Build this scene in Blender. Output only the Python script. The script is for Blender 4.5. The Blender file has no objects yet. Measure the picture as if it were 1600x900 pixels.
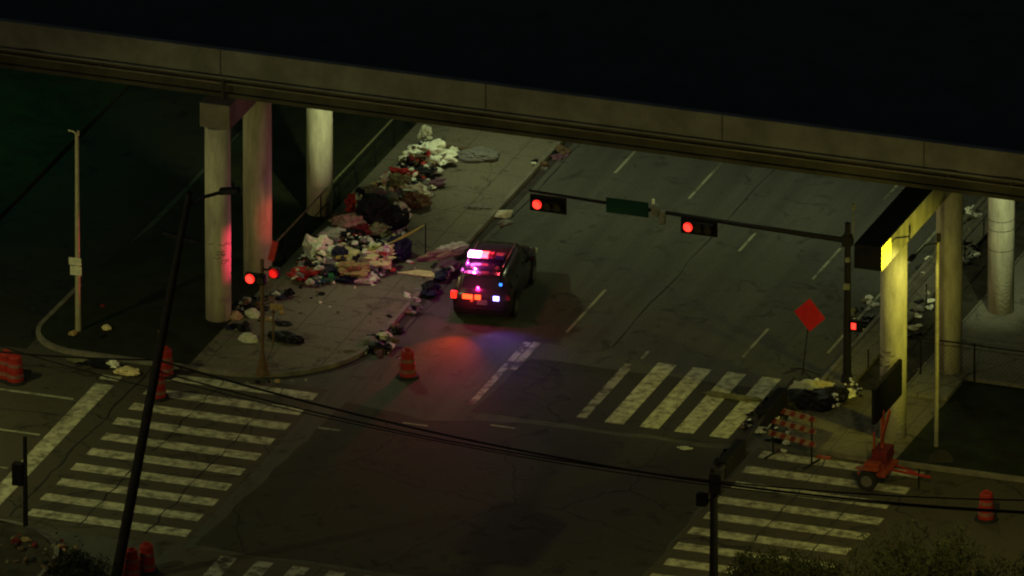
import bpy, bmesh, math, random
from mathutils import Vector, Matrix, noise
R = math.radians
sc = bpy.context.scene
COL = sc.collection
# ------------------------------------------------------------------ camera
AL, TH, DIST, PXM = R(19.3), R(22.3), 1000.0, 45.0
fwd = Vector((-math.sin(AL)*math.cos(TH), math.cos(AL)*math.cos(TH), -math.sin(TH)))
rgt = Vector((math.cos(AL), math.sin(AL), 0)); upv = rgt.cross(fwd)
camd = bpy.data.cameras.new('camera'); cam = bpy.data.objects.new('camera', camd); COL.objects.link(cam)
CP = -fwd*DIST
cam.location = CP
cam.rotation_euler = Matrix((rgt, upv, -fwd)).transposed().to_euler()
camd.sensor_width = 36; camd.lens = 36*PXM*DIST/1600; camd.clip_start = 5; camd.clip_end = 3000
sc.camera = cam
# ------------------------------------------------------------------ night sky, exposure
w = bpy.data.worlds.new('World'); sc.world = w; w.use_nodes = True
nt = w.node_tree; bg = nt.nodes['Background']
sky = nt.nodes.new('ShaderNodeTexSky'); sky.sky_type = 'NISHITA'; sky.sun_disc = False
sky.sun_elevation = R(3); sky.sun_rotation = R(200)
nt.links.new(sky.outputs[0], bg.inputs[0]); bg.inputs[1].default_value = 0.036
sc.view_settings.view_transform = 'Standard'; sc.view_settings.look = 'None'
sc.view_settings.exposure = 0; sc.view_settings.gamma = 1
sc.cycles.filter_width = 2.1
sc.cycles.max_bounces = 5; sc.cycles.diffuse_bounces = 2; sc.cycles.glossy_bounces = 2
sc.cycles.sample_clamp_indirect = 2.0

GREEN = (.88, 1.0, 0.52); SODIUM = (1.0, 0.90, 0.20); YELLOW = (1.0, .98, .32)
def spot(name, loc, tgt, power, col, cone=120, blend=.6, rad=.12):
    l = bpy.data.lights.new(name, 'SPOT'); l.energy = power; l.color = col
    l.spot_size = R(cone); l.spot_blend = blend; l.shadow_soft_size = rad
    o = bpy.data.objects.new(name, l); COL.objects.link(o); o.location = loc
    o.rotation_euler = (Vector(tgt)-Vector(loc)).to_track_quat('-Z', 'Y').to_euler()
    return o
def point(name, loc, power, col, rad=.05):
    l = bpy.data.lights.new(name, 'POINT'); l.energy = power; l.color = col; l.shadow_soft_size = rad
    o = bpy.data.objects.new(name, l); COL.objects.link(o); o.location = loc
    return o
# lamps under the deck (cool green white), street lamps (sodium) outside and inside the frame, added fill lights
spot('deck_lamp', (-7.4, -.6, 8.0), (3.0, -3.6, 0), 1300, GREEN, 128, 1, .12)
spot('deck_lamp', (-5.5, 9.5, 8.0), (-1.5, 11, 0), 1500, GREEN, 124, .9)
spot('deck_lamp', (7.5, 9.5, 8.0), (7.5, 8, 0), 800, GREEN, 150, .6)
spot('deck_lamp', (8.5, -3.8, 8.0), (9.5, -2.5, 0), 90, GREEN, 150, .6)
spot('deck_lamp', (20.5, -4.2, 7.9), (16.9, 3.4, 3.5), 2600, (.88, 1, .5), 50, .7)
spot('deck_lamp', (-3.8, -3.0, 7.9), (-8.55, 4.2, 4), 3800, (.84, 1, .44), 34, .6)
spot('street_and_fill_light', (-17.5, -21, 10.0), (-8.0, -16.0, 0), 2000, YELLOW, 130, .7, .15)
spot('street_and_fill_light', (24.0, -27.0, 10.0), (15.5, -16.0, 0), 3000, SODIUM, 115, .7, .15)
spot('street_and_fill_light', (-12.0, -40.0, 12.5), (3.0, -18.0, 6), 2300, (.95, 1, .42), 120, .8, .2)  # added front fill for columns and parapet, not a street lamp
spot('street_and_fill_light', (18.6, -9.6, 7.6), (16.0, -13.5, 0), 200, SODIUM, 150, .5, .12)
spot('street_and_fill_light', (18.5, -11.25, 7.80), (17.3, -11.25, 7.78), 420, (1, .86, .03), 84, .06, .01)
spot('street_and_fill_light', (25.5, -12.6, 8.5), (16.9, -8.6, 4.8), 2600, (1, .90, .07), 52, .7, .1)
spot('far_green_fill', (-25.0, 7.0, 8.0), (-22.0, 7, 0), 700, (.16, 1, .42), 150, .9, .3)  # added green fill to tint the dark ground at far left
# ------------------------------------------------------------------ helpers
def P(px, py, z=0.0):
    """photo pixel -> the place where its sight line meets height z"""
    d = fwd + rgt*((px-800)/(PXM*DIST)) + upv*((450-py)/(PXM*DIST))
    t = (z-CP.z)/d.z
    return CP + d*t
class MB:
    def __init__(s): s.bm = bmesh.new()
    def box(s, c, size, rz=0, rot=None):
        m = Matrix.Translation(Vector(c)) @ (rot if rot is not None else Matrix.Rotation(rz, 4, 'Z')) @ Matrix.Diagonal((*size, 1))
        bmesh.ops.create_cube(s.bm, size=1, matrix=m); return s
    def cyl(s, a, b, r0, r1=None, n=12, caps=True):
        a, b = Vector(a), Vector(b); d = b-a; r1 = r0 if r1 is None else r1
        m = Matrix.Translation((a+b)/2) @ d.to_track_quat('Z', 'Y').to_matrix().to_4x4()
        bmesh.ops.create_cone(s.bm, cap_ends=caps, segments=n, radius1=r0, radius2=r1, depth=d.length, matrix=m); return s
    def tube(s, pts, r, n=6):
        rr = r if isinstance(r, (list, tuple)) else [r]*len(pts)
        pts = [Vector(p) for p in pts]; rings = []
        for i, p in enumerate(pts):
            d = (pts[min(i+1, len(pts)-1)]-pts[max(i-1, 0)]).normalized()
            a = d.orthogonal().normalized() if abs(d.z) > .95 else d.cross(Vector((0, 0, 1))).normalized()
            b = d.cross(a)
            rings.append([s.bm.verts.new(p+(a*math.cos(t)+b*math.sin(t))*rr[i]) for t in [2*math.pi*k/n for k in range(n)]])
        for r0, r1 in zip(rings, rings[1:]):
            for k in range(n): s.bm.faces.new((r0[k], r0[(k+1) % n], r1[(k+1) % n], r1[k]))
        s.bm.faces.new(rings[0][::-1]); s.bm.faces.new(rings[-1]); return s
    def prism(s, pts, z0, z1):
        lo = [s.bm.verts.new((x, y, z0)) for x, y in pts]; hi = [s.bm.verts.new((x, y, z1)) for x, y in pts]
        n = len(pts); s.bm.faces.new(hi); s.bm.faces.new(lo[::-1])
        for i in range(n): s.bm.faces.new((lo[i], lo[(i+1) % n], hi[(i+1) % n], hi[i]))
        return s
    def quad(s, pts):
        s.bm.faces.new([s.bm.verts.new(p) for p in pts]); return s
    def slab(s, pts, th):
        """polygon in space given a thickness along its normal"""
        pts = [Vector(p) for p in pts]; nrm = (pts[1]-pts[0]).cross(pts[2]-pts[0]).normalized()*th
        a = [s.bm.verts.new(p) for p in pts]; b = [s.bm.verts.new(p+nrm) for p in pts]; n = len(pts)
        s.bm.faces.new(b); s.bm.faces.new(a[::-1])
        for i in range(n): s.bm.faces.new((a[i], a[(i+1) % n], b[(i+1) % n], b[i]))
        return s
    def build(s, name, m, parent=None, smooth=False, loc=None, bevel=0):
        bmesh.ops.recalc_face_normals(s.bm, faces=s.bm.faces)
        me = bpy.data.meshes.new(name); s.bm.to_mesh(me); s.bm.free()
        for mm in (m if isinstance(m, (list, tuple)) else [m]): me.materials.append(mm)
        if smooth: me.polygons.foreach_set('use_smooth', [True]*len(me.polygons))
        o = bpy.data.objects.new(name, me); COL.objects.link(o)
        if parent: o.parent = parent
        if loc is not None: o.location = loc
        if bevel:
            b = o.modifiers.new('bevel', 'BEVEL'); b.width = bevel; b.segments = 2; b.limit_method = 'ANGLE'
        return o
def tag(o, label, cat, group=None):
    o['label'] = label; o['category'] = cat
    if group: o['group'] = group
    return o
def struct(o): o['kind'] = 'structure'; return o
def stuff(o, label, cat): o['kind'] = 'stuff'; o['label'] = label; o['category'] = cat; return o
def thing(name, label, cat, loc, rz=0, group=None):
    o = bpy.data.objects.new(name, None); o.empty_display_size = .3; COL.objects.link(o)
    o.location = loc; o.rotation_euler = (0, 0, rz); return tag(o, label, cat, group)
def dup(root, loc, rz, label):
    r = root.copy(); COL.objects.link(r); r.location = loc; r.rotation_euler = (0, 0, rz); r['label'] = label
    for ch in list(root.children):
        c = ch.copy(); COL.objects.link(c); c.parent = r
        for g in list(ch.children):
            d = g.copy(); COL.objects.link(d); d.parent = c
    return r
# ------------------------------------------------------------------ materials
def mat(name, col, rough=.8, metal=0, var=.35, scale=3, bump=0, bscale=20, col2=None, emit=None, es=0, thr=None, stretch=0):
    m = bpy.data.materials.new(name); m.use_nodes = True; t = m.node_tree; b = t.nodes['Principled BSDF']
    b.inputs['Roughness'].default_value = rough; b.inputs['Metallic'].default_value = metal
    b.inputs['Specular IOR Level'].default_value = .5 if rough < .42 else .12
    N = t.nodes.new; L = t.links.new
    tc = N('ShaderNodeTexCoord'); no = N('ShaderNodeTexNoise'); no.inputs['Scale'].default_value = scale
    no.inputs['Detail'].default_value = 6; no.inputs['Roughness'].default_value = .65
    if stretch:
        mp = N('ShaderNodeMapping'); mp.inputs['Scale'].default_value = (1, 1, stretch)
        L(tc.outputs['Object'], mp.inputs['Vector']); L(mp.outputs[0], no.inputs['Vector'])
    else: L(tc.outputs['Object'], no.inputs['Vector'])
    rp = N('ShaderNodeValToRGB'); c2 = col2 or tuple(c*(1-var) for c in col); c1 = col if col2 else tuple(min(1, c*(1+var)) for c in col)
    a, z = thr or (.3, .7)
    rp.color_ramp.elements[0].position = a; rp.color_ramp.elements[1].position = z
    rp.color_ramp.elements[0].color = (*c2, 1); rp.color_ramp.elements[1].color = (*c1, 1)
    L(no.outputs['Fac'], rp.inputs[0]); L(rp.outputs[0], b.inputs['Base Color'])
    if bump:
        n2 = N('ShaderNodeTexNoise'); n2.inputs['Scale'].default_value = bscale; n2.inputs['Detail'].default_value = 4
        L(tc.outputs['Object'], n2.inputs['Vector']); bp = N('ShaderNodeBump'); bp.inputs['Strength'].default_value = bump
        bp.inputs['Distance'].default_value = .05; L(n2.outputs['Fac'], bp.inputs['Height']); L(bp.outputs[0], b.inputs['Normal'])
    if emit:
        b.inputs['Emission Color'].default_value = (*emit, 1); b.inputs['Emission Strength'].default_value = es
    return m
def pave(name, base, stain, crack, big=.12, fine=14, cs=.16, cw=.006, joint=None, rough=.85, streak=False):
    """weathered paving: large stains, small mottling, crack lines, optional slab joints"""
    m = bpy.data.materials.new(name); m.use_nodes = True; t = m.node_tree; b = t.nodes['Principled BSDF']
    b.inputs['Roughness'].default_value = rough; b.inputs['Specular IOR Level'].default_value = .12
    N = t.nodes.new; L = t.links.new; tc = N('ShaderNodeTexCoord')
    def nz(s, d=5, dist=0, r=.6):
        n = N('ShaderNodeTexNoise'); n.inputs['Scale'].default_value = s; n.inputs['Detail'].default_value = d
        n.inputs['Distortion'].default_value = dist; n.inputs['Roughness'].default_value = r
        L(tc.outputs['Object'], n.inputs['Vector']); return n.outputs['Fac']
    def mix(f, a, c, blend='MIX'):
        x = N('ShaderNodeMix'); x.data_type = 'RGBA'; x.blend_type = blend
        (L(f, x.inputs[0]) if hasattr(f, 'links') else setattr(x.inputs[0], 'default_value', f))
        for q, i in ((a, 6), (c, 7)):
            (L(q, x.inputs[i]) if hasattr(q, 'links') else setattr(x.inputs[i], 'default_value', (*q, 1)))
        return x.outputs[2]
    def ramp(f, a, z, inv=False):
        r_ = N('ShaderNodeMapRange'); r_.inputs[1].default_value = a; r_.inputs[2].default_value = z
        if inv: r_.inputs[3].default_value = 1; r_.inputs[4].default_value = 0
        L(f, r_.inputs[0]); return r_.outputs[0]
    c = mix(ramp(nz(big, 7, .6, .7), .38, .66), base, stain)
    c = mix(.55, c, mix(ramp(nz(fine, 4), .3, .7), tuple(x*.55 for x in base), tuple(x*1.35 for x in base)))
    c = mix(ramp(nz(.9, 6, 1.5), .56, .7), c, tuple(x*.55 for x in stain))
    if streak:
        mp = N('ShaderNodeMapping'); mp.inputs['Scale'].default_value = (1.3, .045, 1); L(tc.outputs['Object'], mp.inputs['Vector'])
        n3 = N('ShaderNodeTexNoise'); n3.inputs['Scale'].default_value = 1; n3.inputs['Detail'].default_value = 3; L(mp.outputs[0], n3.inputs['Vector'])
        c = mix(ramp(n3.outputs['Fac'], .40, .62), c, mix(.45, c, (.036, .036, .030)))
    vo = N('ShaderNodeTexVoronoi'); vo.feature = 'DISTANCE_TO_EDGE'; vo.inputs['Scale'].default_value = cs
    ad = N('ShaderNodeVectorMath'); ad.operation = 'ADD'; nn = N('ShaderNodeTexNoise'); nn.inputs['Scale'].default_value = .8
    nn.inputs['Detail'].default_value = 6; L(tc.outputs['Object'], nn.inputs['Vector']); L(tc.outputs['Object'], ad.inputs[0]); L(nn.outputs['Color'], ad.inputs[1])
    L(ad.outputs[0], vo.inputs['Vector'])
    c = mix(ramp(vo.outputs['Distance'], cw*.4, cw, True), c, crack)
    if joint:
        br = N('ShaderNodeTexBrick'); br.offset = 0; br.inputs['Scale'].default_value = 1; br.inputs['Mortar Size'].default_value = .02
        br.inputs['Brick Width'].default_value = joint[0]; br.inputs['Row Height'].default_value = joint[1]
        L(tc.outputs['Object'], br.inputs['Vector']); c = mix(ramp(br.outputs['Fac'], 0, 1), c, crack)
    L(c, b.inputs['Base Color'])
    bp = N('ShaderNodeBump'); bp.inputs['Strength'].default_value = .35; bp.inputs['Distance'].default_value = .03
    L(nz(30, 3), bp.inputs['Height']); L(bp.outputs[0], b.inputs['Normal'])
    return m
M = {}
M['asphalt'] = pave('asphalt', (.073, .074, .062), (.052, .052, .042), (.056, .056, .048), streak=True)
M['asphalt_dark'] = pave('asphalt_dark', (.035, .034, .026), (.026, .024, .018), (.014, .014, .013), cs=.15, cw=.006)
M['asphalt_brown'] = pave('asphalt_brown', (.060, .053, .038), (.041, .036, .026), (.02, .018, .015))
M['sidewalk'] = pave('sidewalk', (.130, .120, .088), (.085, .074, .054), (.062, .056, .044), joint=(1.9, 1.9), cs=.2, cw=.004)
M['slab'] = pave('slab', (.15, .145, .115), (.10, .095, .075), (.04, .04, .03), joint=(4, 4))
M['kerb'] = mat('kerb', (.13, .12, .095), .85, var=.45, scale=1.4, bump=.3)
M['grass'] = mat('grass', (.018, .024, .011), .95, var=.6, scale=1.2, bump=.8, bscale=9, col2=(.009, .009, .006))
M['soil'] = mat('soil', (.030, .027, .018), .95, var=.6, scale=1.5, bump=.8, bscale=8)
M['paint'] = mat('paint', (.40, .39, .27), .75, scale=2.6, col2=(.11, .105, .075), thr=(.36, .60), bump=.1)
M['paint_worn'] = mat('paint_worn', (.44, .44, .30), .8, scale=3.2, col2=(.10, .098, .07), thr=(.32, .60), bump=.1)
M['paint_faint'] = mat('paint_faint', (.26, .25, .19), .75, scale=1.5, col2=(.06, .055, .045), thr=(.42, .55), bump=.1)
M['paint_lane'] = mat('paint_lane', (.24, .24, .17), .75, scale=1.1, col2=(.08, .08, .06), thr=(.38, .52))
M['tarmac_unlit'] = pave('tarmac_unlit', (.020, .019, .015), (.014, .013, .010), (.01, .01, .01))  # side lane's lack of light put into a darker asphalt colour
M['tar'] = mat('tar', (.018, .017, .016), .6, var=.3, scale=2)
M['concrete'] = mat('concrete', (.34, .33, .26), .85, var=.5, scale=1.6, bump=.3, bscale=10, stretch=.22)
M['conc_girder'] = mat('conc_girder', (.145, .145, .130), .9, scale=.7, col2=(.085, .085, .075), thr=(.35, .7), bump=.15)
M['conc_dark'] = mat('conc_dark', (.11, .10, .08), .9, var=.35, scale=.8, bump=.2)
M['girder_shade'] = mat('girder_shade', (.055, .052, .038), .9, scale=.6, col2=(.025, .024, .018), thr=(.35, .65), bump=.2)  # recess shade below the parapet put into the front girder's colour
M['deck'] = mat('deck', (.030, .030, .032), .9, var=.25, scale=1)
M['stain'] = mat('stain', (.03, .028, .024), .9, var=.3, scale=2)
M['galv_dull'] = mat('galv_dull', (.22, .21, .15), .6, .2, var=.3, scale=3)
M['galv'] = mat('galv', (.30, .29, .19), .5, .3, var=.2, scale=3)
M['poleblack'] = mat('poleblack', (.009, .009, .011), .6, .0, var=.25, scale=3)
M['wood'] = mat('wood', (.010, .009, .009), .9, var=.4, scale=4, bump=.3)
M['black'] = mat('black_plastic', (.004, .004, .005), .6, var=.2)
M['signgreen'] = mat('sign_green', (.004, .028, .022), .5, var=.15, scale=2)
M['orange'] = mat('drum_orange', (.24, .022, .018), .5, var=.25, scale=3)
M['orange_dim'] = mat('faded_orange', (.24, .020, .017), .55, var=.3, scale=3)
M['signred'] = mat('sign_red', (.42, .015, .02), .5, var=.15)
M['capshade'] = mat('cap_shade', (.006, .006, .007), .95, var=.4, scale=2)  # shade painted on the right beam's top, front and left faces
M['trailer_orange'] = mat('trailer_orange', (.20, .034, .015), .5, var=.3, scale=4)
M['whiteband'] = mat('white_band', (.20, .135, .085), .6, var=.3, scale=4)
M['drumband'] = mat('drum_band', (.16, .07, .06), .6, var=.4, scale=6)
M['stripe_red'] = mat('stripe_red', (.13, .022, .016), .6, var=.4, scale=5)
M['rubber'] = mat('rubber', (.015, .015, .015), .8, var=.2)
M['rim'] = mat('rim', (.12, .12, .12), .45, .5, var=.2)
M['carpaint'] = mat('car_paint', (.013, .008, .013), .2, .0, var=.15, scale=2)
M['carpaint'].node_tree.nodes['Principled BSDF'].inputs['Specular IOR Level'].default_value = .35
M['glass'] = mat('dark_glass', (.008, .008, .010), .06, 0, var=.1)
M['plate'] = mat('plate', (.4, .4, .38), .5, var=.1)
M['lensoff'] = mat('lens_off', (.02, .018, .012), .3, var=.1)
M['redlens'] = mat('red_lens', (.6, .01, .01), .4, emit=(1, .012, .010), es=.75)
M['redhot'] = mat('red_hot', (.6, .02, .02), .4, emit=(1, .03, .018), es=3)
M['tail'] = mat('tail_lamp', (.6, .01, .01), .4, emit=(1, .03, .01), es=1.6)
M['redorange'] = mat('red_orange_lamp', (.6, .04, .01), .4, emit=(1, .06, .012), es=3.6)
M['magenta'] = mat('magenta_lamp', (.6, .1, .6), .4, emit=(1, .26, .9), es=22)
M['redbar'] = mat('red_bar_lamp', (.6, .02, .05), .4, emit=(1, .05, .06), es=9)
M['bluewhite'] = mat('blue_lamp', (.1, .1, .6), .4, emit=(.35, .30, 1), es=6)
M['blue'] = mat('small_blue_lamp', (.02, .1, .6), .4, emit=(.03, .22, 1), es=2.5)
M['leaf'] = mat('leaf', (.016, .018, .009), .8, var=.5, scale=3)
M['bark'] = mat('bark', (.03, .024, .018), .9, var=.4, scale=6)
M['tape'] = mat('tape', (.30, .48, .06), .5, var=.15)
def fab(name, c, rough=.85): M[name] = mat('cloth_'+name, c, rough, var=.3, scale=5, bump=.5, bscale=12)
for nme, c in dict(white=(.62, .64, .52), offwhite=(.42, .43, .34), cream=(.48, .42, .22), yellow=(.45, .38, .10), tan=(.24, .17, .075),
                   red=(.32, .03, .03), darkred=(.10, .012, .015), pink=(.30, .20, .15), green=(.03, .16, .06), teal=(.03, .12, .14),
                   navy=(.010, .011, .030), blackbag=(.006, .006, .008), grey=(.13, .13, .12), brown=(.09, .06, .035), olive=(.12, .12, .07), purple=(.10, .05, .08)).items():
    fab(nme, c, .55 if nme in ('blackbag', 'navy') else .9)
M['foil'] = mat('foil', (.85, .87, .80), .25, .15, var=.3, scale=6, bump=.6)
# ------------------------------------------------------------------ the setting: ground
def arc(cx, cy, r, a0, a1, n=8):
    return [(cx+r*math.cos(R(a0+(a1-a0)*k/n)), cy+r*math.sin(R(a0+(a1-a0)*k/n))) for k in range(n+1)]
def block(name, pts, z, m, z0=-.05): return struct(MB().prism(pts, z0, z).build(name, m))
struct(MB().prism([(-900, -700), (900, -700), (900, 1500), (-900, 1500)], -.6, -.03).build('terrain', M['grass']))
struct(MB().prism([(-70, -70), (70, -70), (70, 70), (-70, 70)], -.028, 0).build('road', M['asphalt']))
def ragged(pts, q, step=.8, j=.16):
    out = []
    for a, c in zip(pts, pts[1:]+pts[:1]):
        a, c = Vector(a), Vector(c); n = max(1, int((c-a).length/step)); nn = Vector((-(c-a).y, (c-a).x)).normalized()
        for k in range(n):
            p_ = a.lerp(c, k/n)+nn*q.uniform(-j, j); out.append((p_.x, p_.y))
    return out
def sheet(name, pts, z, m):
    return struct(MB().prism(pts, z-.003, z).build(name, m))
# darker paving of the junction and the street mouth, brown worn paving of the left and right arms
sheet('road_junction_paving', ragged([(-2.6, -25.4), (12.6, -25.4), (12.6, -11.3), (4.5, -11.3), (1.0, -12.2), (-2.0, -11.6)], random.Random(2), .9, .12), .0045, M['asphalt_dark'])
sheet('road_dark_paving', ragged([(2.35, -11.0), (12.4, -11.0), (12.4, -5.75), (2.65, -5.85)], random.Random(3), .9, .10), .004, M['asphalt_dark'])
sheet('road_left_arm_paving', [(-60, -25.6), (-2.9, -25.6), (-2.9, -10.8), (-60, -10.8)], .004, M['asphalt_brown'])
sheet('road_right_arm_paving', [(12.7, -25.6), (60, -25.6), (60, -10.8), (12.7, -10.8)], .004, M['asphalt_brown'])
sheet('road_south_arm_paving', [(-2.9, -60), (12.8, -60), (12.8, -25.6), (-2.9, -25.6)], .004, M['asphalt_brown'])
# north-west corner
nw = [(-2.8, 60)] + [(-2.8, -6.2)] + arc(-6.9, -6.6, 4.1, 0, -90, 10) + [(-8.1, -10.7), (-8.1, 60)]
block('sidewalk', nw[::-1], .13, M['sidewalk'])
isl = [(-8.103, -10.7)] + arc(-12.2, -8.7, 2.0, -90, -180, 8) + [(-14.2, -4), (-13.6, 1), (-13.6, 60), (-8.103, 60)]
block('grass_verge', isl[::-1], .12, M['grass'])
def kerb(pts, wdt=.16, top=.155):
    p = [Vector((x, y)) for x, y in pts]; L_, R_ = [], []
    for i, q in enumerate(p):
        d = (p[min(i+1, len(p)-1)]-p[max(i-1, 0)]).normalized(); n = Vector((-d.y, d.x))
        L_.append(q+n*wdt/2); R_.append(q-n*wdt/2)
    return struct(MB().prism([tuple(v) for v in L_+R_[::-1]], -.04, top).build('kerb', M['kerb']))
kerb([(-2.8, 60), (-2.8, -6.2)] + arc(-6.9, -6.6, 4.1, 0, -90, 12) + [(-8.1, -10.7), (-12.2, -10.7)] + arc(-12.2, -8.7, 2.0, -90, -180, 8) + [(-14.15, -5)])
sheet('road_side_lane', [(-19, -10.79), (-14.0, -10.79), (-13.5, 60), (-19, 60)], .004, M['tarmac_unlit'])
block('grass_verge', [(-60, -10.7), (-19, -10.7), (-19, 60), (-60, 60)], .12, M['grass'])
# north-east corner
ne = [(12.95, 60)] + [(12.95, -7.6)] + arc(16.05, -7.6, 3.1, 180, 270, 10) + [(17.6, -10.7), (17.6, -5), (14.05, -5), (14.05, 60)]
block('sidewalk', ne, .13, M['sidewalk'])
block('gutter_strip', [(14.053, -4.997), (15.9, -4.997), (15.9, 60), (14.053, 60)], .02, M['soil'])
block('concrete_slab', [(15.903, -4.997), (17.597, -4.997), (17.597, -3.05), (40, -3.05), (40, 60), (15.903, 60)], .25, M['slab'])
block('grass_verge', [(17.603, -10.7), (60, -10.7), (60, -3.06), (17.603, -3.06)], .12, M['grass'])
gt = [(-2.70, 60), (-2.70, -6.2)] + arc(-6.9, -6.6, 4.2, 0, -90, 12)[:10]; gi = [(-2.40, 60), (-2.45, 20), (-2.38, 8), (-2.5, 0), (-2.35, -5)] + arc(-6.9, -6.6, 4.45, 0, -90, 12)[:9]
block('gutter_dirt', gt[::-1] + gi, .007, M['stain'], -.003)
kerb([(12.95, 60), (12.95, -7.6)] + arc(16.05, -7.6, 3.1, 180, 270, 12) + [(60, -10.7)])
# south corners
sw = [(-60, -25.7), (-9.5, -25.7)] + arc(-9.5, -28.7, 3.0, 90, 0, 8) + [(-6.5, -60), (-60, -60)]
block('grass_verge', sw[::-1], .12, M['soil'])
kerb([(-60, -25.7), (-9.5, -25.7)] + arc(-9.5, -28.7, 3.0, 90, 0, 8) + [(-6.5, -60)])
block('grass_verge', [(60, -60), (60, -25.7), (19, -25.7)] + arc(19, -28.7, 3.0, 90, 180, 8) + [(16, -60)], .12, M['soil'])
kerb([(60, -25.7), (19, -25.7)] + arc(19, -28.7, 3.0, 90, 180, 8) + [(16, -60)])
# ---- painted markings (part of the road surface)
rnd = random.Random(5)
def marks(name, rects, m, z=.008):
    b = MB()
    for x0, y0, x1, y1 in rects: b.prism([(x0, y0), (x1, y0), (x1, y1), (x0, y1)], z-.003, z)
    return struct(b.build(name, m))
marks('road_crosswalk_paint', [(-8.85+rnd.uniform(-.06, .06), -12.98-1.43*k-.31, -3.15+rnd.uniform(-.06, .06), -12.98-1.43*k+.31) for k in range(-1, 9)], M['paint'])
marks('road_crosswalk_paint', [(12.95+rnd.uniform(-.08, .08), -11.35-1.43*k-.30, (18.8, 18.8, 18.6, 18.8, 18.8, 18.6, 18.6, 17.5, 18)[k], -11.35-1.43*k+.30) for k in range(9)], M['paint'], .009)
marks('road_crosswalk_paint', [(x-.34, -10.4, x+.34, -4.75) for x in (7.35, 8.62, 9.88, 11.15)] + [(12.0, -9.6, 12.5, -4.9)], M['paint_worn'], .0095)
marks('road_crosswalk_paint_worn', [(5.95, -10.3, 6.3, -5.2), (2.03, -10.5, 2.28, -4.5), (2.32, -7.0, 2.6, -4.4)], M['paint_faint'], .0095)
marks('road_crosswalk_paint_worn', [(-1.1+1.3*k-.3, -31.4, -1.1+1.3*k+.3, -25.9) for k in range(10)], M['paint_faint'], .009)
marks('road_stop_bar', [(-10.68, -25.0, -10.02, -12.9), (-10.7, -12.5, -10.0, -12.1)], M['paint'])
marks('road_lane_paint', [(-40, -14.58, -10.9, -14.42), (-40, -17.95, -10.9, -17.82), (-40, -21.1, -10.9, -20.98)], M['paint_lane'])
lane = []
for x, ys in ((-.1, [(11.2, 14.8), (22, 26)]), (3.12, [(-3.2, .9), (9.8, 13.8), (22, 26)]), (6.35, [(-4.6, -3.9), (5.8, 7.6), (16, 20)]), (9.6, [(-3.3, -.6), (4.2, 7.2), (12, 30)])):
    for y0, y1 in ys: lane.append((x-.05, y0, x+.05, y1))
lane.append((12.2, -2.0, 12.3, 12)); lane.append((-2.1, -14.2, -1.3, -14.05)); lane.append((3.4, -12.0, 4.3, -11.9)); lane.append((.5, -12.8, 1.4, -12.7))
marks('road_lane_paint', lane, M['paint_lane'], .01)
# sealed cracks
b = MB()
for (x0, y0, x1, y1, wdt) in ((-6.6, -11, -6.9, -25, .05), (-4.4, -11, -4.5, -25, .05), (-9.3, -11, -9.4, -25, .07), (-30, -16.2, -10, -16.0, .04), (15.3, -11, 15.2, -25, .05), (17.3, -11, 17.5, -25, .05), (5.0, -4, 5.1, 30, .04), (-2.2, -5, -2.1, 30, .05)):
    n = 24; pts = []
    for k in range(n+1):
        t = k/n; q = rnd.uniform(-.09, .09)
        pts.append((x0+(x1-x0)*t+(q if abs(y1-y0) > abs(x1-x0) else 0), y0+(y1-y0)*t+(q if abs(y1-y0) <= abs(x1-x0) else 0)))
    for a, c in zip(pts, pts[1:]):
        d = Vector((c[0]-a[0], c[1]-a[1])); nn = Vector((-d.y, d.x)).normalized()*wdt/2*rnd.uniform(.3, 1.3)
        b.quad([(a[0]+nn.x, a[1]+nn.y, .0125), (a[0]-nn.x, a[1]-nn.y, .0125), (c[0]-nn.x, c[1]-nn.y, .0125), (c[0]+nn.x, c[1]+nn.y, .0125)])
struct(b.build('road_tar_seams', M['tar']))
struct(MB().cyl(tuple(P(1470, 722, .121)), tuple(P(1470, 722, .135)), .42, n=20).build('ground_access_cover', M['stain']))
# ------------------------------------------------------------------ elevated road
br = thing('elevated_road', 'long concrete elevated road crossing above the street, weathered parapet facing the junction', 'bridge', (0, -5.9, 8.2))
YB = 0
MB().box((5, 13.5, 1.15), (110, 26.4, .30)).build('deck', M['deck'], br)
b = MB(); b.box((5, .17, 1.33), (110, .30, .94)); b.build('parapet', M['concrete_p'] if 'concrete_p' in M else M['conc_girder'], br, bevel=.03)
MB().box((5, .06, .82), (110, .34, .07)).build('parapet_ledge', M['conc_girder'], br)
gp = []
for yy in (.55, 3.1, 5.7, 8.3, 10.9, 13.5, 16.1, 18.7, 21.3, 23.9):
    MB().prism([(-50, yy-.25), (60, yy-.25), (60, yy+.25), (-50, yy+.25)], 0, .995).build('girder', M['girder_shade'] if yy < 1 else M['conc_dark'], br)
b = MB(); b.box((5, .22, .07), (110, .16, .14)); b.build('girder_flange', M['girder_shade'], br)
MB().box((5, .20, .52), (110, .20, .05)).build('girder_pipe', M['conc_dark'], br)
b = MB()
for x in (-20.4, -8.6, 1.1, 9.7, 17.0, 23.4, 34): b.box((x, .014, 1.30), (.03, .012, .98))
b.build('expansion_joint', M['stain'], br)
for x, z in ((-15.5, .86), (-13.0, .83), (17.9, .85), (20.2, .85)):
    MB().box((x, -.04, z), (.55, .08, .10)).box((x, -.02, z-.12), (.12, .10, .16)).build('drain_outlet', M['stain'], br)
MB().cyl((-8.5, -.02, -.2), (-8.5, -.02, .75), .06, n=10).build('drain_pipe', M['stain'], br)
b = MB(); b.box((5, 26.9, 1.33), (110, .30, .94)); b.build('parapet', M['conc_girder'], br)
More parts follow.
